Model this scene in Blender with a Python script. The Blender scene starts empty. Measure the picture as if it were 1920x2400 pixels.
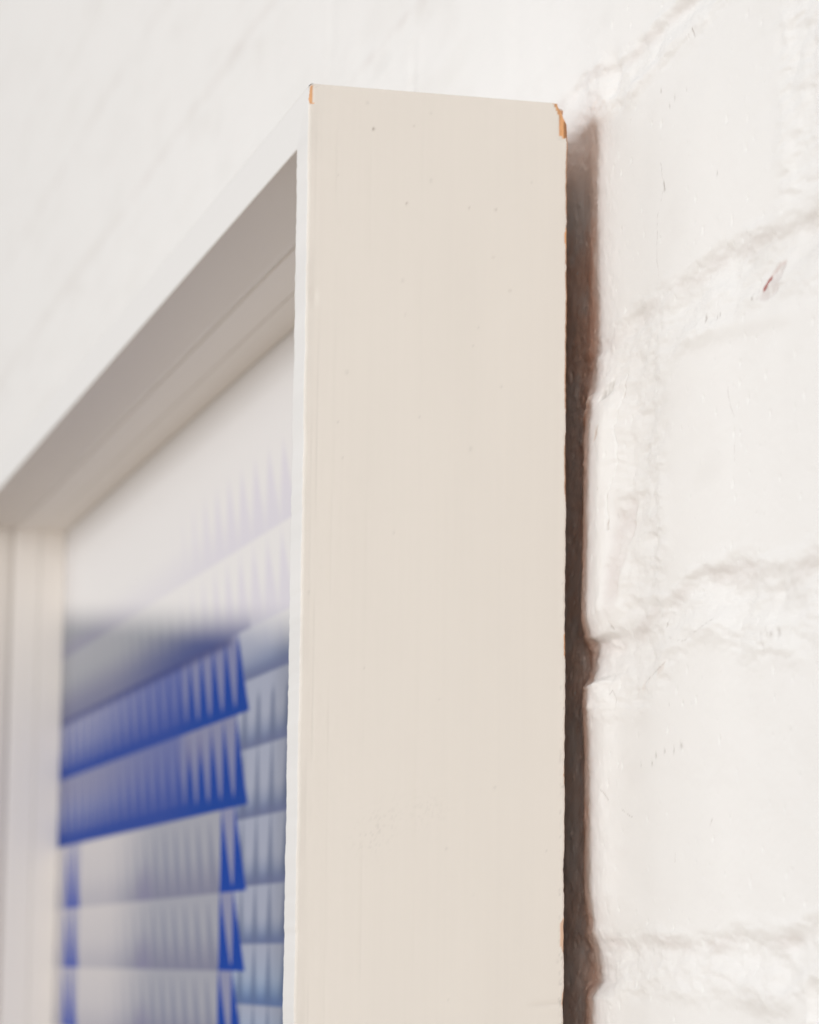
import bpy, math
import numpy as np
from mathutils import Matrix, Euler

S = bpy.context.scene
MM = 0.001

# ------------------------------------------------------------------ camera
cd = bpy.data.cameras.new("camera")
cam = bpy.data.objects.new("camera", cd)
S.collection.objects.link(cam)
S.camera = cam
cam.location = (0.769249, -0.243875, -0.222296)
cam.rotation_mode = 'XYZ'
cam.rotation_euler = (1.712648, -0.0114457, 1.320931)
cd.sensor_fit = 'VERTICAL'
cd.sensor_height = 36.0
cd.sensor_width = 28.8
cd.lens = 36.0 * 7457.9 / 2400.0
cd.clip_start = 0.02
cd.clip_end = 50.0
cd.dof.use_dof = True
cd.dof.focus_distance = 0.765
cd.dof.aperture_fstop = 20.0
cd.dof.aperture_blades = 7

# ------------------------------------------------------------------ light
w = bpy.data.worlds.new("World")
S.world = w
w.use_nodes = True
wn_ = w.node_tree
bg = wn_.nodes["Background"]
# an even room: cool pale above, warm floor bounce from below
tcw = wn_.nodes.new("ShaderNodeTexCoord"); sx = wn_.nodes.new("ShaderNodeSeparateXYZ")
rw = wn_.nodes.new("ShaderNodeValToRGB"); mw = wn_.nodes.new("ShaderNodeMapRange")
mw.inputs['From Min'].default_value = -1.0
wn_.links.new(tcw.outputs['Generated'], sx.inputs[0]); wn_.links.new(sx.outputs['Z'], mw.inputs['Value'])
wn_.links.new(mw.outputs['Result'], rw.inputs[0]); wn_.links.new(rw.outputs[0], bg.inputs[0])
rw.color_ramp.elements[0].position = 0.30; rw.color_ramp.elements[0].color = (0.31, 0.252, 0.188, 1)
rw.color_ramp.elements[1].position = 0.55; rw.color_ramp.elements[1].color = (0.39, 0.39, 0.392, 1)
bg.inputs[1].default_value = 1.0


def area(name, loc, target, size, power, color, sy=None):
    l = bpy.data.lights.new(name, 'AREA')
    l.shape = 'RECTANGLE'
    l.size = size
    l.size_y = sy or size
    l.energy = power
    l.color = color
    o = bpy.data.objects.new(name, l)
    S.collection.objects.link(o)
    o.location = loc
    d = Matrix.Identity(3)
    from mathutils import Vector
    v = Vector(target) - Vector(loc)
    o.rotation_euler = v.to_track_quat('-Z', 'Y').to_euler()
    return o


area("window_light", (1.0, -6.1, 0.6), (-0.4, 0, -0.1), 2.8, 180.0, (0.97, 0.985, 1.0))
area("room_light", (6.1, -2.1, 0.4), (0, 0, -0.12), 2.6, 118.0, (1.0, 0.97, 0.935))
area("left_fill_light", (-3.0, -3.6, 0.9), (-0.6, 0, 0.0), 2.0, 37.0, (0.98, 0.99, 1.0))  # unseen fill, added to brighten the wall on the left

S.view_settings.view_transform = 'Standard'
S.view_settings.look = 'None'
S.view_settings.exposure = 0.0
S.view_settings.gamma = 1.0
S.view_settings.use_curve_mapping = False
S.render.engine = 'CYCLES'
S.cycles.max_bounces = 10
S.cycles.diffuse_bounces = 6
S.cycles.transparent_max_bounces = 12

# ------------------------------------------------------------------ helpers


def lin(c):
    c = np.asarray(c, float) / 255.0
    return np.where(c <= 0.04045, c / 12.92, ((c + 0.055) / 1.055) ** 2.4)


def hash2(i, j, seed):
    i = i.astype(np.int64); j = j.astype(np.int64)
    h = (i * 374761393 + j * 668265263 + seed * 974634777) & 0xffffffff
    h = ((h ^ (h >> 13)) * 1274126177) & 0xffffffff
    h = h ^ (h >> 16)
    return (h & 0xffff) / 65535.0


def vnoise(x, y, seed=0):
    xi = np.floor(x); yi = np.floor(y)
    fx = x - xi; fy = y - yi
    fx = fx * fx * fx * (fx * (fx * 6 - 15) + 10); fy = fy * fy * fy * (fy * (fy * 6 - 15) + 10)
    a = hash2(xi, yi, seed); b = hash2(xi + 1, yi, seed)
    c = hash2(xi, yi + 1, seed); d = hash2(xi + 1, yi + 1, seed)
    return (a * (1 - fx) + b * fx) * (1 - fy) + (c * (1 - fx) + d * fx) * fy - 0.5


def fbm(x, y, seed=0, octv=4, rough=0.5):
    s = 0; a = 1.0; n = 0
    for o in range(octv):
        ca, sa = math.cos(0.7 * o), math.sin(0.7 * o)
        s = s + a * vnoise((x * ca - y * sa) * 2 ** o, (x * sa + y * ca) * 2 ** o, seed + o * 17)
        n += a; a *= rough
    return s / n * 2


def sstep(a, b, x):
    t = np.clip((x - a) / (b - a), 0, 1)
    return t * t * (3 - 2 * t)


def segdist(X, Z, pts):
    d = np.full(X.shape, 1e9)
    for (x0, z0), (x1, z1) in zip(pts[:-1], pts[1:]):
        dx, dz = x1 - x0, z1 - z0
        t = np.clip(((X - x0) * dx + (Z - z0) * dz) / (dx * dx + dz * dz + 1e-9), 0, 1)
        d = np.minimum(d, np.hypot(X - x0 - t * dx, Z - z0 - t * dz))
    return d


def inpoly(X, Z, pts):
    r = np.zeros(X.shape, bool)
    n = len(pts)
    for i in range(n):
        x0, z0 = pts[i]; x1, z1 = pts[(i + 1) % n]
        if z0 == z1:
            continue
        c = ((Z > z0) != (Z > z1)) & (X < (x1 - x0) * (Z - z0) / (z1 - z0) + x0)
        r ^= c
    return r


def mesh_obj(name, co, faces, mat, parent=None, smooth=True, attrs=None):
    """co (n,3) metres, faces (m,4) int array or list of tuples."""
    me = bpy.data.meshes.new(name)
    co = np.ascontiguousarray(co, dtype=np.float32)
    if isinstance(faces, np.ndarray):
        m = len(faces)
        me.vertices.add(len(co)); me.vertices.foreach_set("co", co.ravel())
        me.loops.add(m * 4); me.loops.foreach_set("vertex_index", faces.astype(np.int32).ravel())
        me.polygons.add(m); me.polygons.foreach_set("loop_start", (np.arange(m) * 4).astype(np.int32))
        me.update(calc_edges=True)
    else:
        me.from_pydata([tuple(map(float, c)) for c in co], [], [tuple(f) for f in faces])
    me.validate()
    if smooth:
        me.polygons.foreach_set("use_smooth", np.ones(len(me.polygons), bool))
    for k, v in (attrs or {}).items():
        if v.ndim == 1:
            a = me.attributes.new(k, 'FLOAT', 'POINT'); a.data.foreach_set("value", v.astype(np.float32))
        else:
            a = me.attributes.new(k, 'FLOAT_COLOR', 'POINT')
            a.data.foreach_set("color", np.hstack([v, np.ones((len(v), 1))]).astype(np.float32).ravel())
    me.materials.append(mat)
    o = bpy.data.objects.new(name, me)
    S.collection.objects.link(o)
    if parent:
        o.parent = parent
    return o


def gridfaces(nr, nc, wrap=False):
    i = np.arange(nr - 1)[:, None] * nc
    j = np.arange(nc if wrap else nc - 1)[None, :]
    j2 = (j + 1) % nc
    return np.stack([i + j, i + j2, i + nc + j2, i + nc + j], -1).reshape(-1, 4)


def newmat(name):
    m = bpy.data.materials.new(name); m.use_nodes = True
    nt = m.node_tree
    return m, nt, nt.nodes["Principled BSDF"]


def attr(nt, n):
    a = nt.nodes.new("ShaderNodeAttribute"); a.attribute_name = n
    return a


def noise_bump(nt, bsdf, scale, strength, dist, stretch=(1, 1, 1), detail=4):
    tc = nt.nodes.new("ShaderNodeTexCoord")
    mp = nt.nodes.new("ShaderNodeMapping"); mp.inputs['Scale'].default_value = stretch
    nz = nt.nodes.new("ShaderNodeTexNoise"); nz.inputs['Scale'].default_value = scale
    nz.inputs['Detail'].default_value = detail
    bp = nt.nodes.new("ShaderNodeBump"); bp.inputs['Strength'].default_value = strength
    bp.inputs['Distance'].default_value = dist
    nt.links.new(tc.outputs['Object'], mp.inputs[0]); nt.links.new(mp.outputs[0], nz.inputs[0])
    nt.links.new(nz.outputs[0], bp.inputs['Height']); nt.links.new(bp.outputs[0], bsdf.inputs['Normal'])
    return nz, bp


# ------------------------------------------------------------------ materials
M_wall, nt, b = newmat("whitewash")
nt.links.new(attr(nt, "paint").outputs['Color'], b.inputs['Base Color'])
b.inputs['Roughness'].default_value = 0.55
b.inputs['Specular IOR Level'].default_value = 0.3
noise_bump(nt, b, 900, 0.15, 0.0003, detail=5)

M_frame, nt, b = newmat("cream_paint_on_wood")
nt.links.new(attr(nt, "paint").outputs['Color'], b.inputs['Base Color'])
b.inputs['Roughness'].default_value = 0.42
b.inputs['Specular IOR Level'].default_value = 0.35
noise_bump(nt, b, 700, 0.12, 0.0003, stretch=(1, 1, 0.06), detail=3)

M_slip, nt, b = newmat("white_slip_paint")
b.inputs['Base Color'].default_value = (0.92, 0.878, 0.83, 1)
b.inputs['Roughness'].default_value = 0.5
noise_bump(nt, b, 500, 0.1, 0.0003)

M_board, nt, b = newmat("brown_fibreboard")
b.inputs['Base Color'].default_value = (0.20, 0.11, 0.065, 1)
b.inputs['Roughness'].default_value = 0.9
noise_bump(nt, b, 600, 0.3, 0.0005)

M_print, nt, b = newmat("printed_paper")
nt.links.new(attr(nt, "ink").outputs['Color'], b.inputs['Base Color'])
b.inputs['Roughness'].default_value = 0.6
b.inputs['Specular IOR Level'].default_value = 0.05

# ------------------------------------------------------------------ brick wall
# all numbers in millimetres on the wall plane: x to the right of the frame's
# outer edge, z up from the frame's top, height towards the room


def axis_pts(segs):
    r = [segs[0][0]]
    for a, b_, n in segs:
        r += list(np.linspace(a, b_, n + 1)[1:])
    return np.array(r)


def geo(a, b_, first, n):
    """from a outwards to b_, spacing growing from first."""
    L = abs(b_ - a); lo, hi = 1.0, 1.5
    for _ in range(60):
        q = (lo + hi) / 2
        s = first * (q ** n - 1) / (q - 1) if q > 1 + 1e-9 else first * n
        lo, hi = (q, hi) if s < L else (lo, q)
    st = first * q ** np.arange(n)
    p = np.cumsum(st); p = p / p[-1] * L
    return a + np.sign(b_ - a) * p


xf = np.arange(-32, 164.01, 0.38)
zf = np.arange(-246, 50.01, 0.38)
xs = np.concatenate([geo(xf[0], -1500, 0.6, 260)[::-1], xf, geo(xf[-1], 1300, 0.9, 70)])
zs = np.concatenate([geo(zf[0], -1300, 0.9, 70)[::-1], zf, geo(zf[-1], 900, 0.7, 200)])
X, Z = np.meshgrid(xs, zs)
shp = X.shape

WX = X + 2.2 * fbm(X / 16, Z / 16, 3, 3); WZ = Z + 1.5 * fbm(X / 22, Z / 12, 5, 4)

# bed joints: top edge curves seen beside the frame; regular beyond
joints = [
    (np.array([-400, -1.3, 25.5, 49.4, 89, 103.5, 113, 132, 152.8, 400]), np.array([-212.5, -212.6, -213.6, -213.8, -214.1, -212.1, -212.9, -213.4, -210.3, -213]), 11.5),
    (np.array([-400, 3.2, 21.3, 56, 81, 104, 124, 138, 154, 400]), np.array([-138, -138.4, -138.2, -132.5, -129.5, -130.9, -132.6, -135.4, -134, -135]), 14.5),
    (np.array([-400, 10, 48, 70, 90, 118, 138, 148, 400]), np.array([-61, -60.5, -58.6, -58.9, -57.1, -59.7, -60, -60.1, -60]), 13.5),
    (np.array([-400, 1.7, 13.8, 26.7, 39.3, 56.3, 64.5, 90, 400]), np.array([13, 11.5, 8.0, 6.9, 8.0, 8.8, 9.4, 10, 12]), 9.5),
]
for k in range(1, 13):
    joints.append((np.array([-2000, 2000]), np.array([11 + 74 * k + 2 * math.sin(k * 2.1), 11 + 74 * k]), 11.5))
for k in range(1, 16):
    joints.append((np.array([-2000, 2000]), np.array([-212 - 74 * k, -212 - 74 * k + 2 * math.sin(k)]), 11.5))



def win(x0, x1, z0, z1):
    a, b_ = np.searchsorted(zs, [z0, z1]); c, d = np.searchsorted(xs, [x0, x1])
    return slice(max(a - 1, 0), b_ + 1), slice(max(c - 1, 0), d + 1)


JD = 1.8
H = np.zeros(shp); rough = np.zeros(shp); dirt = np.zeros(shp)
for k, (jx, jz, wd) in enumerate(joints):
    q = win(-1e4, 1e4, min(jz) - 2.6 * wd, max(jz) + 1.2 * wd)
    xq, zq = X[q], Z[q]
    if zq.size == 0:
        continue
    zt = np.interp(WX[q], jx, jz)
    t = (zt - WZ[q]) / (wd * (1 + 0.25 * fbm(xq / 40, zq * 0 + k, 40 + k, 2)))
    dep = sstep(-0.10, 0.34, t) * (1 - sstep(0.34, 1.12, t))
    dep *= np.clip(0.68 + 1.1 * fbm(xq / 26, zq / 30 + k * 9, 9, 3), 0.05, 1.25)
    H[q] -= JD * dep * (0.14 + 0.86 * sstep(-30, 8, xq))
    lip = np.exp(-((t - 1.18) / 0.22) ** 2)
    H[q] += 0.40 * (0.3 + 0.7 * sstep(-30, 8, xq)) * lip * (0.6 + fbm(xq / 30, zq * 0 + k, 70 + k, 2))
    rough[q] = np.maximum(rough[q], sstep(-0.25, 0.1, t) * (1 - sstep(1.2, 1.75, t)))
    dirt[q] = np.maximum(dirt[q], sstep(0.0, 0.2, t) * (1 - sstep(0.25, 0.55, t)))

# head joints, course by course
zc = [(-60 + 0, 11), (-134, -71), (-213, -147), (11, 84)]


def head(x0, wd, za, zb, depth, fade=3.0):
    q = win(x0 - wd - 8, x0 + wd + 8, za - 12, zb + 12)
    if X[q].size == 0:
        return
    m = sstep(za - fade, za + fade, WZ[q]) * (1 - sstep(zb - fade, zb + fade, WZ[q]))
    t = np.abs(WX[q] - x0) / (wd * 0.5)
    H[q] -= (0.35 if x0 < 0 else 1.0) * depth * m * (1 - sstep(0.35, 1.0, t)) * (0.8 + 0.5 * fbm(X[q] / 9, Z[q] / 9, 31, 2))
    rough[q] = np.maximum(rough[q], m * (1 - sstep(0.8, 1.5, t)))


head(36, 34, -137, -72, 1.1)
head(147, 26, -58, 9, 0.8)
head(70 - 225, 12, -58, 9, 2)
head(36 - 225, 12, -137, -72, 2)
for k in range(-26, 26):
    za = 11 + 74 * k if k >= 0 else -212 - 74 * (-k)
    if k >= 0:
        za, zb = 11 + 74 * k + 3, 11 + 74 * k + 61
    else:
        zb, za = -224 - 74 * (-k - 1), -212 - 74 * (-k) + 2
    off = (k % 2) * 112 + 9 * math.sin(k * 5.1)
    for q in range(-7, 7):
        if k == 0 and -60 < off + 225 * q < 180:
            continue
        if -1600 < off + 225 * q < 1400 and za < 900 and zb > -1300 and abs(k) < 13:
            head(off + 225 * q + 30, 11, za, zb, 2.0)

# brick by brick bow and swell
H += 0.7 * fbm(X / 120, Z / 70, 11, 2) * sstep(10, 50, np.abs(X))
H += 0.28 * fbm(X / 22, Z / 22, 21, 2)
# silhouette of the wall right behind the frame's edge (measured)
pz = np.array([-300, -236, -229.7, -225.4, -218, -213.8, -204.3, -172, -156, -151.2, -149.4, -143.9, -140.1, -138.6, -133.2, -117.8, -95.8, -84.7, -75.7, -67.8, -39.8, -17.1, -9.1, 0, 40])
ph = np.array([0.5, 0.3, 0.6, -2.3, -1.6, -0.1, 1.4, 1.9, 2.1, 2.4, -0.3, -1.3, -0.7, 1.8, 3.1, 2.7, 2.6, 2.2, 1.0, -0.9, -0.2, 0.0, -0.3, 0, 0])
prof = np.interp(Z + 0.5 * fbm(X / 5, Z / 5, 77, 2), pz, ph) + 0.18 * fbm(X / 3, Z / 3, 13, 3)
wgt = np.exp(-(np.maximum(np.abs(X - 1 + 5 * fbm(X / 30, Z / 14, 801, 3) * sstep(3, 10, X)) - 5, 0) / 9.0) ** 2)
fz = 1 - sstep(-8, 10, Z + 5 * fbm(X / 18, Z / 9, 808, 2))
wgt = wgt * fz
H = H * (1 - wgt) + prof * wgt
H -= 1.3 * fz * np.where(X < 1, 1.0, np.exp(-((X - 1) / 34.0) ** 2))
wl = np.exp(-(np.maximum(np.abs(X + 4) - 14, 0) / 12.0) ** 2)
H -= 1.2 * fz * (wl - wgt).clip(0, 1) * sstep(-2, -14, X)

H += (0.16 * fbm(X / 3.2, Z / 2.4, 605, 3) + 0.5 * np.clip(fbm(X / 2.4, Z / 1.3, 606, 2) - 0.45, 0, 1)) * fz * sstep(-40, -30, X) * (1 - sstep(-3, 2, X))

H -= 0.7 * sstep(-5, -30, X) * (X > -770) * sstep(-8, -24, Z) * (Z > -985)

H += 0.6 * np.exp(-(segdist(X + 0.6 * fbm(X / 3, Z / 3, 321, 2), Z, [(-21, -85), (-12, -81), (-4, -76.5)]) / 0.9) ** 2)

# paint ridge and split down the end of the middle brick
crack = [(23.4, -74.8), (20.9, -79.5), (16.4, -87.3), (17.8, -96.4), (13.3, -103.8), (12.7, -108.5), (13.5, -113)]
CX = X + 0.5 * fbm(X / 2.2, Z / 2.2, 55, 3)
dcr = segdist(CX, Z, crack)
H += 0.9 * np.exp(-((X - 11.5 + 0.04 * (Z + 100)) / 6) ** 2) * sstep(-139, -132, Z) * (1 - sstep(-84, -76, Z))
H -= 0.5 * np.exp(-(dcr / 0.35) ** 2)
rec = inpoly(X + 1.2 * fbm(X / 4, Z / 4, 8, 3), Z, [(19, -102), (31, -104), (28.6, -109.5), (27.4, -115.2), (22.4, -121), (16, -134), (11, -137), (13.5, -120.7), (15.9, -105.7)]).astype(float)


def blur(a, n=3):
    for _ in range(n):
        a = (a + np.roll(a, 1, 0) + np.roll(a, -1, 0) + np.roll(a, 1, 1) + np.roll(a, -1, 1)) / 5
    return a


rec = blur(rec, 12)
rec *= np.clip(0.9 + 0.8 * fbm(X / 7, Z / 4, 88, 3), 0, 1.2) * (1 - sstep(-112, -103, Z + 2 * fbm(X / 5, Z / 3, 89, 2)))
H -= 0.9 * rec
# recess under the middle brick's lower corner, and where the ridge of the joint starts
H -= 1.6 * np.exp(-((X - 16) / 12) ** 2 - ((Z + 141.5) / 4.2) ** 2)
H -= 1.8 * np.exp(-((X - 13) / 6) ** 2 - ((Z - 5.5) / 4.5) ** 2)
H -= 0.8 * np.exp(-((X - 62) / 14) ** 2 - ((Z + 73) / 4) ** 2)
H += 0.7 * np.exp(-((Z + 74 + 0.10 * (X - 60)) / 2.6) ** 2) * sstep(55, 75, X) * (1 - sstep(132, 145, X))
H -= 1.2 * np.exp(-((X - 129.7) / 2.6) ** 2 - ((Z + 141.6) / 2.2) ** 2)

# lumpy, brushed over surface
rough = blur(rough, 3)
lump = fbm(X / 15, Z / 5.2, 101, 4, 0.5)
ridg = 1 - np.abs(fbm((X + 1.2 * Z) / 17, Z / 5, 131, 3)) * 2.2
H += rough * (0.3 + 0.7 * sstep(-30, 5, X)) * (0.95 * lump + 0.32 * ridg + 0.10 * fbm(X / 4.5, Z / 1.7, 151, 2))
H += (1 - rough) * (0.13 * fbm(X / 22, Z / 8, 171, 3) + 0.045 * fbm(X / 4.0, Z / 1.6, 181, 3))
# small pits on the brick faces
cell = 5.0
ci, cj = np.floor(X / cell), np.floor(Z / cell)
pit = np.zeros(shp); mark = np.zeros(shp)
px_ = (ci + 0.15 + 0.7 * hash2(ci, cj, 1)) * cell; pz_ = (cj + 0.15 + 0.7 * hash2(ci, cj, 2)) * cell
on = (hash2(ci, cj, 3) > 0.72)
rr = 0.25 + 0.6 * hash2(ci, cj, 4) ** 3
dd = np.hypot((X - px_) * 1.3, (Z - pz_) * (0.6 + 0.5 * hash2(ci, cj, 6)))
H -= on * 0.32 * np.exp(-(dd / rr) ** 2)
H += (hash2(ci, cj, 9) > 0.88) * 0.11 * np.exp(-(np.hypot(X - px_ - 0.6, Z - pz_ - 1) / 0.7) ** 2)

# paint colour: white, with dirt held in the joints, splits, chips and pits
base = np.array([0.885, 0.868, 0.850])
col = np.ones(shp + (3,)) * base


def tint(mask, c):
    global col
    m = np.clip(mask, 0, 1)[..., None]
    col = col * (1 - m) + np.array(c) * m


def tintq(q, mask, c):
    m = np.clip(mask, 0, 1)[..., None]
    col[q] = col[q] * (1 - m) + np.array(c) * m


st = np.clip(0.55 + 1.3 * fbm(X / 11, Z / 8, 201, 4), 0, 1)
tint(0.26 * dirt * st, (0.63, 0.55, 0.52))
tint(0.35 * rec, (0.66, 0.58, 0.56))
tint(0.45 * np.clip(fbm(X / 30, Z / 11, 211, 4) - 0.12, 0, 1) * (0.35 + 0.65 * rough), (0.64, 0.60, 0.56))
tint(0.24 * np.clip(fbm(X / 75, Z / 13, 215, 3) - 0.08, 0, 1) * sstep(10, -60, X), (0.70, 0.67, 0.62))
cs = np.clip(0.3 + 1.6 * fbm(X / 3, Z / 4, 58, 2), 0, 1)
tint(0.75 * np.exp(-(dcr / 0.22) ** 2) * cs, (0.42, 0.30, 0.24))
d2 = segdist(CX, Z, [(28.6, -106), (28.6, -109.5), (27.4, -115.2), (26.6, -119)])
tint(0.6 * np.exp(-(d2 / 0.22) ** 2) * np.clip(1.5 * fbm(X / 1.5, Z / 2, 61, 2) + 0.2, 0, 1), (0.40, 0.31, 0.26))
for pts, wd, s in [([(51.0, -27.6), (53.9, -34.3), (48.6, -40.9), (48.0, -51.1), (49.8, -55.4)], 0.13, 0.42),
                   ([(99.9, -91.7), (100.9, -95.9), (103.5, -99.2)], 0.16, 0.35), ([(103.4, -104), (103.2, -109)], 0.13, 0.3),
                   ([(3.6, -175.5), (7, -178), (11.4, -180.7)], 0.14, 0.5), ([(18.4, -180.2), (20.3, -183.4), (24, -184.6), (29.0, -185.7)], 0.14, 0.45),
                   ([(13.1, -154.6), (14.6, -153.6), (16.3, -155.0), (17.0, -158.4)], 0.14, 0.4),
                   ([(61.6, -194.2), (61.4, -197.4)], 0.14, 0.35), ([(76.6, -1.2), (77.4, -3.4)], 0.3, 0.75),
                   ([(53.4, -33.0), (54.3, -35.2)], 0.35, 0.7), ([(53.6, -141.6), (55.6, -140.0)], 0.25, 0.8),
                   ([(39.8, -153.5), (47, -151.8), (55.2, -150.4)], 0.3, 0.3), ([(8, -214.5), (10.5, -216.4)], 0.3, 0.4),
                   ([(86.6, -189.9), (88.2, -188.6)], 0.25, 0.5), ([(55, -144), (70, -146.6), (92, -143.6)], 0.18, 0.25)]:
    p = np.array(pts); q = win(p[:, 0].min() - 3, p[:, 0].max() + 3, p[:, 1].min() - 3, p[:, 1].max() + 3)
    xq, zq = X[q], Z[q]
    d = segdist(xq + 0.4 * fbm(xq / 1.8, zq / 1.8, 65, 2), zq, pts)
    tintq(q, s * np.exp(-(d / wd) ** 2) * np.clip(0.7 + 1.5 * fbm(xq / 2, zq / 2, 66, 2), 0.1, 1), (0.30, 0.25, 0.22))
    H[q] -= 0.12 * s * np.exp(-(d / (wd * 1.4)) ** 2)
for (a, c, r, s) in [(51.8, -9.8, .5, .5), (61.9, -14.3, .45, .5), (58.1, -15.2, .45, .45), (91.5, -40, .45, .5), (18, -36.6, .5, .4), (70.8, -14.7, .4, .35),
                     (119.9, -74.4, .7, .65), (116.9, -74.9, .6, .6), (85.6, -73.2, .7, .65), (93.2, -74.3, .6, .5), (95.4, -74.1, .4, .5), (121.5, -150.6, .7, .5), (124.6, -149.6, .8, .45),
                     (127.4, -150.6, .8, .5), (130.5, -150.4, .8, .5), (122.6, -153, .6, .35), (36.3, -173.1, .5, .5), (45.2, -173.4, .55, .55), (48.2, -171.9, .6, .5),
                     (54.6, -171.3, .6, .45), (60.9, -171.2, .7, .6), (66.5, -170.6, .7, .5), (58, -160.6, .4, .35), (68, -161, .4, .35), (17, -110, .4, .3), (34, -166, .4, .3), (13.0, -137.6, .5, .6), (8, -102, .4, .3), (120.0, -71.5, .5, .4)]:
    q = win(a - 4, a + 4, c - 4, c + 4)
    d = np.hypot((X[q] - a) * 1.0 + 0.5 * (Z[q] - c) * 0.3, (Z[q] - c) * 0.75)
    m = np.exp(-(d / r) ** 2)
    tintq(q, s * m * np.clip(0.75 + 2 * fbm(X[q] / .9, Z[q] / .9, 67, 2), 0, 1), (0.36, 0.32, 0.29)); H[q] -= 0.15 * m
# grey chip near the brick's upper corner, brown nick below it
chip = blur(inpoly(X + 0.4 * fbm(X / 1.2, Z / 1.2, 91, 2), Z, [(13.4, -74.6), (13.2, -76.6), (10, -78.6), (3.8, -78.9), (4.8, -77.2), (8.2, -75.8)]).astype(float), 1)
tint(0.55 * chip * np.clip(0.7 + 1.2 * fbm(X / 1.1, Z / 1.1, 92, 2), 0, 1), (0.52, 0.50, 0.46)); H -= 0.35 * chip
nick = blur(inpoly(X, Z, [(2, -83.5), (3.8, -86.2), (7.8, -85.4), (5.2, -88), (1.2, -89), (3.4, -87)]).astype(float), 1)
tint(0.55 * nick, (0.60, 0.47, 0.38)); H -= 0.3 * nick
# flaked patch with red brick showing
fl = blur(inpoly(X + 0.5 * fbm(X / 1.5, Z / 1.5, 95, 2), Z, [(120.5, -75.6), (123.4, -72.2), (130, -69.6), (135.2, -70.2), (133.4, -73.0), (130, -75.8), (124, -76.8)]).astype(float), 2)
tint(0.50 * fl * np.clip(0.8 + fbm(X / 1.8, Z / 1.8, 96, 3), 0, 1), (0.60, 0.52, 0.50)); H -= 0.45 * fl
d = segdist(X + 0.3 * fbm(X / 1.2, Z / 1.2, 97, 2), Z, [(122.4, -73.8), (125.8, -72.0)])
tint(0.95 * np.exp(-(d / 0.50) ** 4), (0.36, 0.075, 0.06))
d = segdist(X, Z, [(126.4, -71.4), (130, -70.0), (134.6, -70.0)])
tint(0.28 * np.exp(-(d / 0.35) ** 2), (0.62, 0.40, 0.36))
# brown smears on the lower brick's upper arris
tint(0.22 * np.exp(-(segdist(X, Z, [(34, -155.5), (46, -153), (55, -151)]) / 1.1) ** 2) * cs, (0.66, 0.50, 0.40))
# reddish brown of the gap's shadow, painted on the wall behind the frame's edge
tint(np.clip(0.68 + 0.6 * fbm(X / 9, Z / 8, 311, 3), 0.4, 0.95) * (0.7 + 0.3 * sstep(-160, -135, Z)) * sstep(-1, -11, X + 3 * fbm(X / 5, Z / 9, 301, 3)) * (1 - sstep(-36, -24, Z + 6 * fbm(X / 6, Z / 6, 302, 2))) * (X > -780), (0.86, 0.60, 0.48))
dw = segdist(X + 0.6 * fbm(X / 3, Z / 3, 321, 2), Z, [(-21, -85), (-12, -81), (-4, -76.5)])
tint(0.5 * np.exp(-(dw / 0.8) ** 2), base)
tint(0.85 * np.clip(4 * (fbm(X / 1.7, Z / 1.0, 322, 2) - 0.62), 0, 1) * sstep(2, -3, X), base)

co = np.stack([X.ravel() * MM, -H.ravel() * MM, Z.ravel() * MM], 1)
nr, nc = shp
faces = gridfaces(nr, nc)
# thickness of the wall: rim and back
rim = np.concatenate([np.arange(nc), nc * np.arange(1, nr) + nc - 1, (nr - 1) * nc + np.arange(nc - 2, -1, -1), nc * np.arange(nr - 2, 0, -1)])
n0 = len(co)
back = co[rim].copy(); back[:, 1] = 0.11
co = np.vstack([co, back, [[-0.1, 0.11, -0.2]]])
k = np.arange(len(rim)); k2 = (k + 1) % len(rim)
side = np.stack([rim[k2], rim[k], n0 + k, n0 + k2], 1)
kk = np.arange(0, len(rim) - 1, 2)
bk = np.stack([n0 + kk, np.full(len(kk), n0 + len(rim)), n0 + (kk + 2) % len(rim), n0 + kk + 1], 1)
faces = np.vstack([faces, side, bk])
pc = np.vstack([col.reshape(-1, 3), np.tile(base, (len(rim) + 1, 1))])
wall = mesh_obj("brick_wall", co, faces, M_wall, attrs={"paint": pc})
wall["label"] = "whitewashed brick wall with rough paint over its mortar joints, behind the frame"
wall["category"] = "wall"

# ------------------------------------------------------------------ framed picture
GAP, YF, WF, TH = 7.5, 76.5, 13.8, 1000.0
TWD = 780.0
root = bpy.data.objects.new("framed_picture", None)
S.collection.objects.link(root)
root.empty_display_size = 0.05
root["label"] = "deep cream box frame with chipped corners holding a print of blue saw teeth"
root["category"] = "picture"

PAINT = np.array([0.825, 0.776, 0.718])
WOOD = np.array([0.90, 0.47, 0.22])
WOODD = np.array([0.30, 0.13, 0.05])


def section(fine):
    """(u inward, y) loop of the moulding with rounded arrises; start at outer back."""
    r = 0.9
    pts = []

    def line(a, b_, step):
        n = max(1, int(round(math.dist(a, b_) / step)))
        for i in range(n):
            pts.append((a[0] + (b_[0] - a[0]) * i / n, a[1] + (b_[1] - a[1]) * i / n))

    def arc(cx, cy, a0, a1, r_, n=5):
        for i in range(n):
            a = math.radians(a0 + (a1 - a0) * i / n)
            pts.append((cx + r_ * math.cos(a), cy + r_ * math.sin(a)))
    s = 0.45 if fine else 6
    arc(r, -GAP - r, 90, 180, r)
    line((0, -GAP - r), (0, -YF + 0.7), s)
    arc(0.7, -YF + 0.7, 180, 270, 0.7)
    line((0.7, -YF), (WF - 0.5, -YF), 0.7 if fine else 4)
    arc(WF - 0.5, -YF + 0.5, 270, 360, 0.5, 4)
    line((WF, -YF + 0.5), (WF, -53.2), 3)
    line((WF, -53.2), (WF - 0.9, -53.0), 3)
    line((WF - 0.9, -53.0), (WF - 1.5, -GAP), 8)
    line((WF - 1.5, -GAP), (r, -GAP), 2)
    return np.array(pts)


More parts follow.
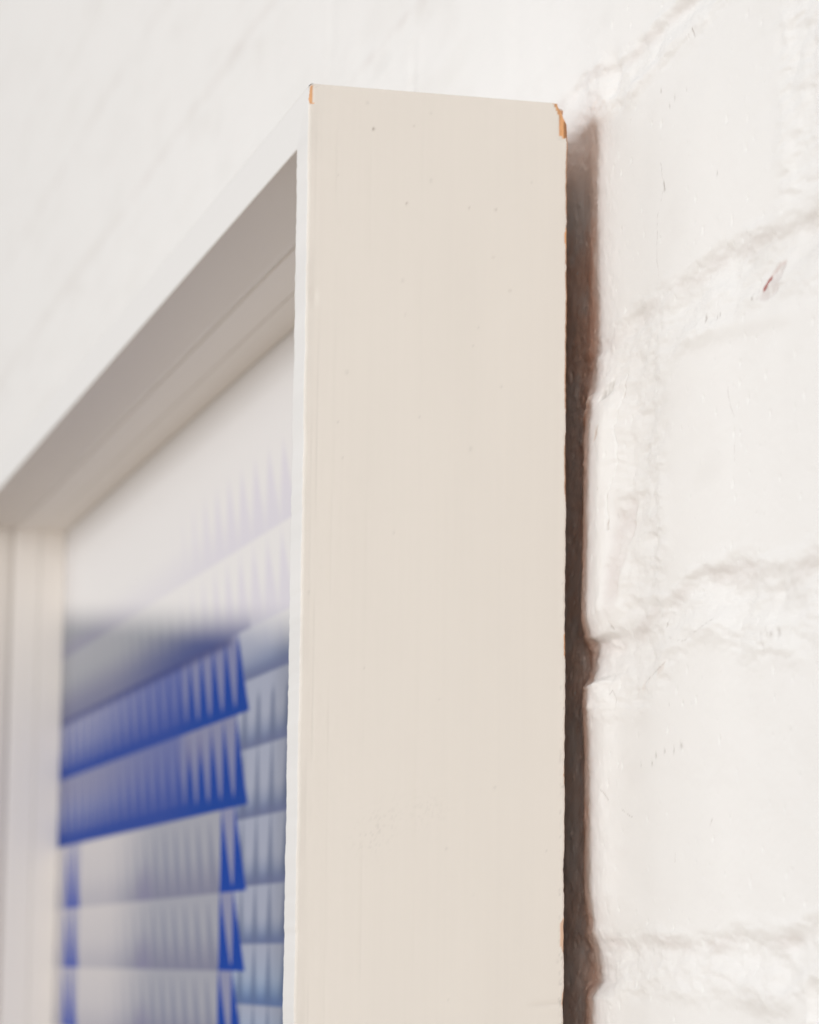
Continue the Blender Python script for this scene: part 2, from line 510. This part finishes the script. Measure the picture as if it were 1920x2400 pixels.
def moulding(side, fine=False, fine_z=False):
    sec = section(fine or side == 't')
    L = {'r': TH, 'l': TH, 't': TWD, 'b': TWD}[side]
    if fine:
        s = np.concatenate([np.arange(0, 12, 0.3), np.arange(12, 262, 0.6), geo(262, L - 20, 1.0, 60), [L]])
    else:
        s = np.concatenate([np.arange(0, 6, 0.4), np.arange(6, 60, 1.5), geo(60, L - 5, 2.0, 60), [L]])
    u = sec[:, 0]; y = sec[:, 1]
    T = (s / L)[:, None]
    along = u[None, :] + (L - 2 * u[None, :]) * T           # mitred ends
    U = np.repeat(u[None, :], len(s), 0); Y = np.repeat(y[None, :], len(s), 0)
    c = np.ones(U.shape + (3,)) * PAINT
    fm = ((np.abs(Y + YF) < 0.25) & (U > 0.5))[..., None]
    c = np.where(fm, np.array([0.885, 0.868, 0.852]), c)
    t = along
    wood = np.zeros(U.shape)
    if fine:
        outer = np.exp(-(U / 1.0) ** 2)
        bdist = -GAP - Y        # distance in front of the back arris
        fdist = Y + YF          # distance behind the front arris
        # slight waviness of a brushed hand-finished surface
        U = U + outer * (0.05 * fbm(Y / 14, t / 60, 401, 3) + 0.008 * fbm(Y / 1.1, t / 40, 402, 2))
        # worn arrises
        wob = 0.13 * fbm(t / 7, t * 0, 410, 4) + 0.10 * fbm(t / 1.5, t * 0, 411, 2)
        Y = Y + np.exp(-(fdist / 1.2) ** 2) * wob
        wob2 = 0.20 * fbm(t / 9, t * 0, 412, 4) + 0.12 * fbm(t / 1.2, t * 0, 413, 2) - 0.1
        Y = Y + np.exp(-(bdist / 2.5) ** 2) * wob2 * (U < 6)
        Y = Y + np.where((fdist < 2) & (U > 8), 0, 0)
        U = U + np.where(fdist < 1.5, 0.07 * fbm(t / 6, t * 0, 415, 3) * sstep(11, 13.5, U), 0)
        # broken top back corner: split off in two steps
        edge1 = np.interp(t, [0, 1.2, 3.0, 4.2, 9.6, 9.9], [4.0, 3.4, 2.7, 2.4, 2.3, 0.0])
        ch = (bdist < edge1 + 0.12 * fbm(t / 0.6, t * 0, 420, 2)) & (U < 4) & (t < 9.1 + 1.3 * fbm(Y / 0.35, t * 0, 422, 2))
        chs = sstep(edge1 + 0.4, edge1 - 0.2, bdist) * (t < 9.8)
        pull = np.interp(t, [0, 1.0, 1.5, 2.6, 3.4, 3.7, 5.2, 6.5], [3.0, 2.75, 2.4, 1.75, 1.4, 1.35, 0.35, 0.0])
        U = U + 0.08 * chs * (U < 4) * fbm(Y / 0.5, t / 6, 421, 2)
        wood = np.where(ch, 1.0, wood)
        dk = ch & (bdist < 1.15) & (t > 4.6)
        # top front corner: little orange split
        e2 = np.interp(t, [0.0, 0.4, 1.2, 4.6, 5.2, 5.6], [0.0, 0.9, 1.15, 1.0, 1.35, 0.0])
        e3 = np.interp(t, [0.0, 1.2, 4.0, 5.6], [0.3, 0.35, 0.1, 0.5])
        m2 = (fdist < e2 + 0.15 * fbm(t / 0.5, t * 0, 425, 2)) & (fdist > e3 - 0.1) & (U < 1.2) & (t > 0.35) & (t < 5.2)
        wood = np.where(m2, 1.0, wood)
        U = U + np.where(m2, 0.22, 0)
        # rounded top corners
        for dist, rad, own in ((fdist, 0.9, 1), (bdist, 0.8, 1)):
            k = np.clip(rad - t, 0, rad)
            sh = rad - np.sqrt(np.clip(rad * rad - k * k, 0, None))
            if dist is fdist:
                Y = np.where((fdist < 3) & (U < 3), Y + sh * (1 - fdist / 3), Y)
        # outer top arris dip
        # along = along + np.where(U < 2.0, 0.10 + 0.10 * fbm(Y / 8, t * 0, 431, 3), 0) * np.exp(-t / 1.5)
        # worn thin line of bare wood along the back arris
        wn = np.clip(2.2 * fbm(t / 14, t * 0, 440, 4) + 0.35 + 0.8 * np.exp(-((t - 32) / 10) ** 2) + 1.5 * np.exp(-(t / 25) ** 2), 0, 1)
        wn = wn * (t < 105) + (t >= 105) * 0.12 * wn
        ml = (bdist < 0.42 * wn) & (U < 3)
        wood = np.maximum(wood, ml * 0.9)
        dark = np.where(ml & ~ch, 0.65, 0.0)
        dark = np.where(dk, 0.8, dark)
        for tc, hl, bw, bright in [(35.5, 3.2, 0.75, 0), (141, 3.8, 0.55, 0), (214, 4.2, 1.2, 1), (65.5, 2.2, 0.3, 1), (230, 2.0, 0.5, 1), (174, 3, .35, 1)]:
            m3 = (bdist < bw * np.sqrt(np.clip(1 - ((t - tc) / hl) ** 2, 0, 1)) + 0.05 * fbm(t / 0.7, t * 0, 450, 2)) & (np.abs(t - tc) < hl) & (U < 3)
            wood = np.where(m3, 0.6 if bright else 1.0, wood)
            dark = np.where(m3, 0.0, dark)
            U = U + np.where(m3, 0.12, 0)
        gr = 0.85 + 0.35 * fbm(Y / 0.35, t / 12, 460, 3)
        wc = (WOOD * gr[..., None]) * (1 - dark[..., None]) + WOODD * dark[..., None]
        # paint: brush streaks, scuffs, pinholes
        st_ = 1 + 0.007 * fbm(Y / 0.9, t / 70, 470, 3) + 0.014 * fbm(Y / 12, t / 60, 471, 3)
        c = c * st_[..., None]
        # greyer, thinner paint along the front arris and a few brush lines
        thin = np.exp(-(fdist / 2.2) ** 2) * (0.5 + fbm(Y / 3, t / 12, 475, 3))
        c = c * (1 - 0.06 * np.clip(thin, 0, 1))[..., None]
        for ly, s_, sd in [(3.4, 0.05, 1), (7.6, 0.035, 2), (16.5, 0.02, 3), (30, 0.015, 4), (2.2, .03, 5)]:
            ln = np.exp(-((fdist - ly - 0.25 * fbm(t / 30, t * 0, 480 + sd, 2)) / 0.22) ** 2) * np.clip(0.5 + 1.5 * fbm(t / 18, t * 0, 490 + sd, 3), 0, 1)
            c = c * (1 - s_ * 1.3 * ln)[..., None]
            U = U + 0.05 * ln * (U < 2)
        # lighter rubbed band along the back arris
        rub = np.exp(-(bdist / 1.6) ** 2) * np.clip(0.55 + fbm(t / 9, Y / 3, 495, 3), 0, 1) * (U < 3)
        c = c * (1 + 0.05 * rub)[..., None]
        sp = [(17.0, 10.6, .35, .8), (27.5, 9.0, .25, .45), (42.5, 29.6, .22, .4), (49, 42, .3, .3), (26, 29.5, .3, .6), (49.5, 29.5, .3, .55), (53.5, 50.5, .28, .5),
              (111, 23, .25, .45), (162, 24.5, .22, .5), (121, 44, .2, .35), (87, 25, .2, .3), (149, 21, .25, .4)]
        for fd, tz, r_, s_ in sp:
            m = np.exp(-(np.hypot((fdist - fd) * 1.4, (t - tz) * 0.8) / r_) ** 2) * (U < 2)
            c = c * (1 - s_ * m)[..., None] + (s_ * m)[..., None] * np.array([0.22, 0.15, 0.11])
        # random pinholes
        cx_, cz_ = np.floor(Y / 7), np.floor(t / 9)
        dd_ = np.hypot(Y - (cx_ + .2 + .6 * hash2(cx_, cz_, 51)) * 7, (t - (cz_ + .2 + .6 * hash2(cx_, cz_, 52)) * 9) * 0.7)
        m = np.exp(-(dd_ / (0.18 + 0.2 * hash2(cx_, cz_, 53))) ** 2) * (hash2(cx_, cz_, 54) > 0.9) * (U < 2)
        c = c * (1 - 0.13 * m)[..., None]
        # scuff of dark flecks low on the face, and at the top front corner
        fl_ = np.exp(-((fdist - 20) / 5) ** 2 - ((t - 189 - (fdist - 20) * -0.5) / 5) ** 2)
        fl2 = np.exp(-((fdist - 33) / 5) ** 2 - ((t - 184) / 4) ** 2) * .5
        fl3 = sstep(1.9, 0.9, t) * sstep(0.6, 1.0, fdist) * sstep(4.4, 3.0, fdist) * 1.6
        fk = np.clip(4 * fbm(Y / 0.5, t / 0.7, 500, 2) - 0.9, 0, 1) * np.clip(fl_ + fl2 + fl3, 0, 1) * (U < 2)
        c = c * (1 - 0.10 * fk)[..., None]
        # dent near the front arris, long dent low at the back arris
        d_ = np.hypot((fdist - 2.0) / 0.9, (t - 55) / 2.0)
        U = U + 0.35 * np.exp(-d_ ** 2) * (U < 2)
        dn = np.exp(-((t - 231 - 0.6 * np.clip(bdist / 8, 0, 2)) / 0.45) ** 2) * sstep(11, 6, bdist) * (U < 2)
        U = U + 0.30 * dn
        c = c * (1 - 0.04 * dn)[..., None]
        # dirt in the nicks of the back arris
        sc = np.exp(-((bdist - 0.9) / 0.5) ** 2) * np.clip(3 * fbm(t / 1.3, Y / 0.8, 510, 3) - 0.8, 0, 1) * ((t > 120) & (t < 250)) * (U < 2)
        c = c * (1 - 0.30 * sc)[..., None]
        c = c * (1 - wood[..., None]) + wc * wood[..., None]
    # raw wood on the back and in the rebate
    bare = (Y > -GAP - 0.25) & (u[None, :] > 0.5)
    c = np.where(bare[..., None], np.array([0.82, 0.50, 0.33]), c)
    if side == 'r':
        P = np.stack([-U, Y, -along], -1)
    elif side == 'l':
        P = np.stack([-TWD + U, Y, -along], -1)
    elif side == 't':
        P = np.stack([-along, Y, -U], -1)
    else:
        P = np.stack([-along, Y, -TH + U], -1)
    f = gridfaces(len(s), len(u), wrap=True)
    if side in 'rt':                                        # the broken back corner cuts both bars alike
        zz = -P[..., 2]
        near = P[..., 0] > -4.5
        pull = np.interp(zz, [0, 1.0, 1.5, 2.6, 3.4, 3.7, 5.2, 6.5], [3.0, 2.75, 2.4, 1.75, 1.4, 1.35, 0.35, 0.0])
        yy = P[..., 1].copy()
        P[..., 1] = np.where(near, np.minimum(yy, -GAP - pull), yy)
        e1 = np.interp(zz, [0, 1.2, 3.0, 4.2, 9.6, 9.9], [4.0, 3.4, 2.7, 2.4, 2.3, 0.0])
        ch_ = sstep(e1 + 0.35, e1 - 0.25, -GAP - yy) * (zz < 9.8) * (P[..., 0] > -3)
        P[..., 0] -= 0.45 * ch_ * (P[..., 0] > -1.5)
        c = np.where((near & (yy > -GAP - pull))[..., None] & (zz > 0.0)[..., None], WOOD * 0.9, c)
    return P.reshape(-1, 3) * MM, f, c.reshape(-1, 3)


def fix_normals(o):
    import bmesh
    bm = bmesh.new(); bm.from_mesh(o.data)
    bmesh.ops.recalc_face_normals(bm, faces=bm.faces)
    bm.to_mesh(o.data); bm.free()


for sd, fine in (('r', True), ('t', False), ('l', False), ('b', False)):
    co, f, c = moulding(sd, fine)
    o = mesh_obj("moulding", co, f, M_frame, root, attrs={"paint": c})
    fix_normals(o)
    if sd == 'r':
        o["label"] = "cream upright moulding with chipped orange wood at its corners"


def prism_ring(name, ua, ub, ya, yb, mat, cham=0.0):
    """four mitred bars of a thin rectangular section, u from the outer edge."""
    for sd in 'rtlb':
        L = TH if sd in 'rl' else TWD
        sec = np.array([(ua, ya), (ub - cham, ya), (ub, ya + cham), (ub, yb), (ua, yb)])
        co = []
        for e in (0, 1):
            for u_, y_ in sec:
                a = u_ if e == 0 else L - u_
                co.append({'r': (-u_, y_, -a), 'l': (-TWD + u_, y_, -a), 't': (-a, y_, -u_), 'b': (-a, y_, -TH + u_)}[sd])
        n = len(sec)
        fs = [(i, (i + 1) % n, n + (i + 1) % n, n + i) for i in range(n)] + [tuple(range(n)), tuple(range(2 * n - 1, n - 1, -1))]
        o = mesh_obj(name, np.array(co) * MM, fs, mat, root, smooth=False)
        fix_normals(o)


prism_ring("slip", 13.05, 14.1, -52.8, -40.2, M_slip, 0.3)
prism_ring("spacer", 13.05, 14.25, -39.9, -28.0, M_slip, 0.15)


def box(name, x0, x1, y0, y1, z0, z1, mat, parent):
    co = [(x, y, z) for x in (x0, x1) for y in (y0, y1) for z in (z0, z1)]
    fs = [(0, 1, 3, 2), (4, 6, 7, 5), (0, 4, 5, 1), (2, 3, 7, 6), (0, 2, 6, 4), (1, 5, 7, 3)]
    return mesh_obj(name, np.array(co) * MM, fs, mat, parent, smooth=False)


box("backing_board", -TWD + 13.1, -13.1, -27.2, -24.0, -TH + 13.1, -13.1, M_board, root)

# the print: rows of leaning saw teeth in blues on a pale ground
px0, px1, pz0, pz1 = -TWD + 13.1, -13.1, -TH + 13.1, -13.1
ax = np.concatenate([np.arange(px0, -380, 1.4), np.arange(-380, px1, 0.9), [px1]])
az = np.concatenate([[pz0], np.arange(-980, -262, 2.0), np.arange(-262, pz1, 0.7), [pz1]])
PX, PZ = np.meshgrid(ax, az)


def mixc(a, b_, m):
    m = np.clip(m, 0, 1)[..., None]
    return a * (1 - m) + b_ * m


def C(r, g_, b_):
    k = (r + g_ + b_) / 3
    if b_ > r + 30:          # inks: deeper and purer than they look under the sheen
        r, g_, b_ = [max(0, k + (q - k) * 1.08 - 2) for q in (r, g_, b_)]
    return lin((r, g_, b_))


GAIN = 0.92
bases = np.concatenate([[-14, -46, -76.8, -107.0, -136.0, -167.8, -197.2, -224.6, -252], -252 - 27.5 * np.arange(1, 28)])
row = np.clip(np.searchsorted(-bases, -PZ), 1, len(bases) - 1)      # row bounded by bases[row-1] above, bases[row] below
topz = bases[row - 1]; botz = bases[row]
v = (PZ - botz) / (topz - botz)                                       # 0 at the base line, 1 at the top
per = 23.6
ph = ((PX + 329.0) / per) % 1.0                                       # tooth: upright left flank, slanting right flank
tooth = sstep(0.06, -0.06, ph - (1.0 - v) * 1.02) * sstep(0.0, 0.06, ph)
tip = 1 - sstep(0.86, 0.97, v)
tooth4 = sstep(0.06, -0.06, ph - ((1.0 - v) * 0.95 + 0.05)) * sstep(0.0, 0.05, ph)
tooth *= tip
ink = np.ones(PX.shape + (3,)) * C(196, 190, 190)
# quiet rows: grey paper, a touch darker towards each base line
leftish = sstep(-470, -620, PX)
ground = mixc(np.ones(ink.shape) * C(166, 167, 178), np.ones(ink.shape) * C(208, 203, 204), leftish)
shade = mixc(ground, np.ones(ink.shape) * C(150, 148, 166), (1 - sstep(0.0, 0.55, v)) * (0.75 - 0.5 * leftish))
ink = mixc(shade, shade * np.array([0.66, 0.69, 0.80]), tooth * (0.85 - 0.45 * leftish))
ink = mixc(ink, np.ones(ink.shape) * C(134, 132, 160), np.exp(-((PX + 512) / 17) ** 2) * (1 - sstep(0, 0.7, v)) * 0.85)
# the blue rows
for r_, s_ in ((4, 1.0), (5, 1.0)):
    m = (row == r_) & (PX < -304.5)
    far = sstep(-430, -700, PX)
    gap_c = mixc(np.ones(ink.shape) * C(132, 136, 172), np.ones(ink.shape) * C(156, 158, 184), far)
    gap_c = mixc(gap_c, np.ones(ink.shape) * C(140, 142, 170), sstep(0.35, 1.0, v) * (0.9 if r_ == 5 else 0.2))
    mid = mixc(np.ones(ink.shape) * C(0, 66, 152), np.ones(ink.shape) * C(60, 78, 150), sstep(-385, -470, PX))
    tooth_c = mixc(mid, np.ones(ink.shape) * C(82, 98, 160), far)
    if r_ == 5:
        tooth_c = mixc(tooth_c, np.ones(ink.shape) * C(112, 110, 150), sstep(0.45, 0.95, v) * sstep(-352, -400, PX))
    cc = mixc(gap_c, tooth_c, tooth4)
    # between teeth far from the wedge the tone closes up to a violet blue wash
    cc = mixc(cc, np.ones(ink.shape) * C(82, 98, 164), 0.6 * sstep(-420, -450, PX) * (1 - far))
    # base line: solid band
    cc = mixc(cc, np.ones(ink.shape) * mixc(C(0, 66, 150)[None, None] * np.ones(ink.shape), np.ones(ink.shape) * C(46, 74, 152), sstep(-360, -480, PX)), (1 - sstep(0.06, 0.22, v)) + 0.55 * (1 - sstep(0.1, 0.55, v)) * sstep(-385, -440, PX))
    if r_ == 4:
        cc = mixc(cc, np.ones(ink.shape) * C(58, 66, 120), sstep(0.84, 0.97, v) * sstep(-328, -345, PX) * 0.8)
    ink = np.where(m[..., None], cc, ink)
m = (row <= 3) & (PX < -304.5)
ink = np.where(m[..., None], mixc(ink, np.ones(ink.shape) * C(152, 156, 166), np.ones(PX.shape) * 0.75) * (1 - 0.10 * tooth[..., None]), ink)
# slate band above the first blue row, fading to the left
m = (row == 3) & (PX < -304.5)
bd = (1 - sstep(0.0, 0.7, v))
cc = mixc(ink, mixc(np.ones(ink.shape) * C(60, 74, 134), np.ones(ink.shape) * C(118, 120, 150), sstep(-400, -640, PX)), bd * 0.85)
ink = np.where(m[..., None], cc, ink)
m = (row == 2)
cc = mixc(ink, np.ones(ink.shape) * C(150, 148, 170), (1 - sstep(0, 0.4, v)) * 0.6)
ink = np.where(m[..., None], cc, ink)
# pair of wedges repeated down the sheet
for (xa, sat) in ((-353.0, 0.0), (-738.0, 0.55)):
    m = (row >= (6 if xa > -400 else 6)) & (PX > xa) & (PX < xa + 49)
    q = (PX - xa)
    ph2 = np.where(q < 24.5, q / 24.5, (q - 24.5) / 24.5)
    tt = sstep(0.05, -0.05, ph2 - ((1 - v) * 0.93 + 0.07)) * sstep(0, 0.05, ph2)
    tt = np.maximum(tt, 1 - sstep(0.05, 0.14, v))
    tc_ = mixc(np.ones(ink.shape) * C(0, 68, 158), np.ones(ink.shape) * C(84, 96, 172), np.ones(PX.shape) * sat)
    cc = mixc(mixc(ink, np.ones(ink.shape) * C(144, 146, 176), np.ones(PX.shape) * 0.85 * (1 - 0.8 * sat)), tc_, tt * (1 - 0.15 * sat))
    ink = np.where(m[..., None], cc, ink)
# the strip beside the frame: blue grey rows of its own rhythm
b2 = np.array([-100, -125, -149.2, -173, -196, -215.6, -235.8, -256] + [-256 - 21.0 * i for i in range(1, 36)])
row2 = np.clip(np.searchsorted(-b2, -PZ), 0, len(b2) - 1)
bot2 = b2[row2]; top2 = np.where(row2 > 0, b2[np.maximum(row2 - 1, 0)], -77)
v2 = np.clip((PZ - bot2) / (top2 - bot2), 0, 1)
ph3 = ((PX + 290.0 + 11) / 23.6) % 1.0
t3 = np.clip(1 - np.abs(ph3 - 0.5) / (0.40 * (1.05 - v2) + 0.04), 0, 1)
rc = mixc(np.ones(ink.shape) * C(168, 173, 192), np.ones(ink.shape) * C(122, 134, 166), 1 - sstep(0.0, 0.5, v2))
rc = mixc(rc, np.ones(ink.shape) * C(92, 104, 134), sstep(0, 1.0, t3) * 0.75 * sstep(-128, -134, PZ))
rc = rc * (1 - 0.22 * sstep(-275, -240, PX))[..., None]
rc = mixc(rc, np.ones(ink.shape) * C(112, 118, 150), (1 - sstep(0.02, 0.24, v2)) * 0.75)
deep = sstep(-200, -240, PZ)
rc = mixc(rc, rc * np.array([0.75, 1.0, 1.15]), deep * (1 - v2))
edge = -329.0 + 24.6 * ((1 - v) * 0.9 + 0.1)
m = sstep(-1.2, 1.2, PX - edge) * sstep(-100, -109, PZ)
ink = mixc(ink, rc, m)
# paler upper rows, plus a slanting veil of sheen painted into the ink
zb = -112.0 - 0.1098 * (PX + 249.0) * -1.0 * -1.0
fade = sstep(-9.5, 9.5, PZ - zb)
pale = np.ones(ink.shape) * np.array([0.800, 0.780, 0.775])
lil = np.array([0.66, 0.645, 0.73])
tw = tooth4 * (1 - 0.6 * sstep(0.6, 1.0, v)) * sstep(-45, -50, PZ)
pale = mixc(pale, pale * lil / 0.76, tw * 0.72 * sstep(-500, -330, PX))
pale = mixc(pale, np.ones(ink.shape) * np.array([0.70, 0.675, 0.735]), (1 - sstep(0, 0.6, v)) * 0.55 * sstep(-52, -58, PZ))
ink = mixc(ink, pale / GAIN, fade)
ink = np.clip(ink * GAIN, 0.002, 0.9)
co = np.stack([PX.ravel(), np.full(PX.size, -27.7), PZ.ravel()], 1) * MM
nr2, nc2 = PX.shape
nf = gridfaces(nr2, nc2)
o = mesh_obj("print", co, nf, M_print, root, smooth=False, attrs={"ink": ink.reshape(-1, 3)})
o["label"] = "print with rows of blue saw teeth on pale grey paper"
sol = o.modifiers.new("sheet", 'SOLIDIFY'); sol.thickness = 0.0004; sol.offset = -1
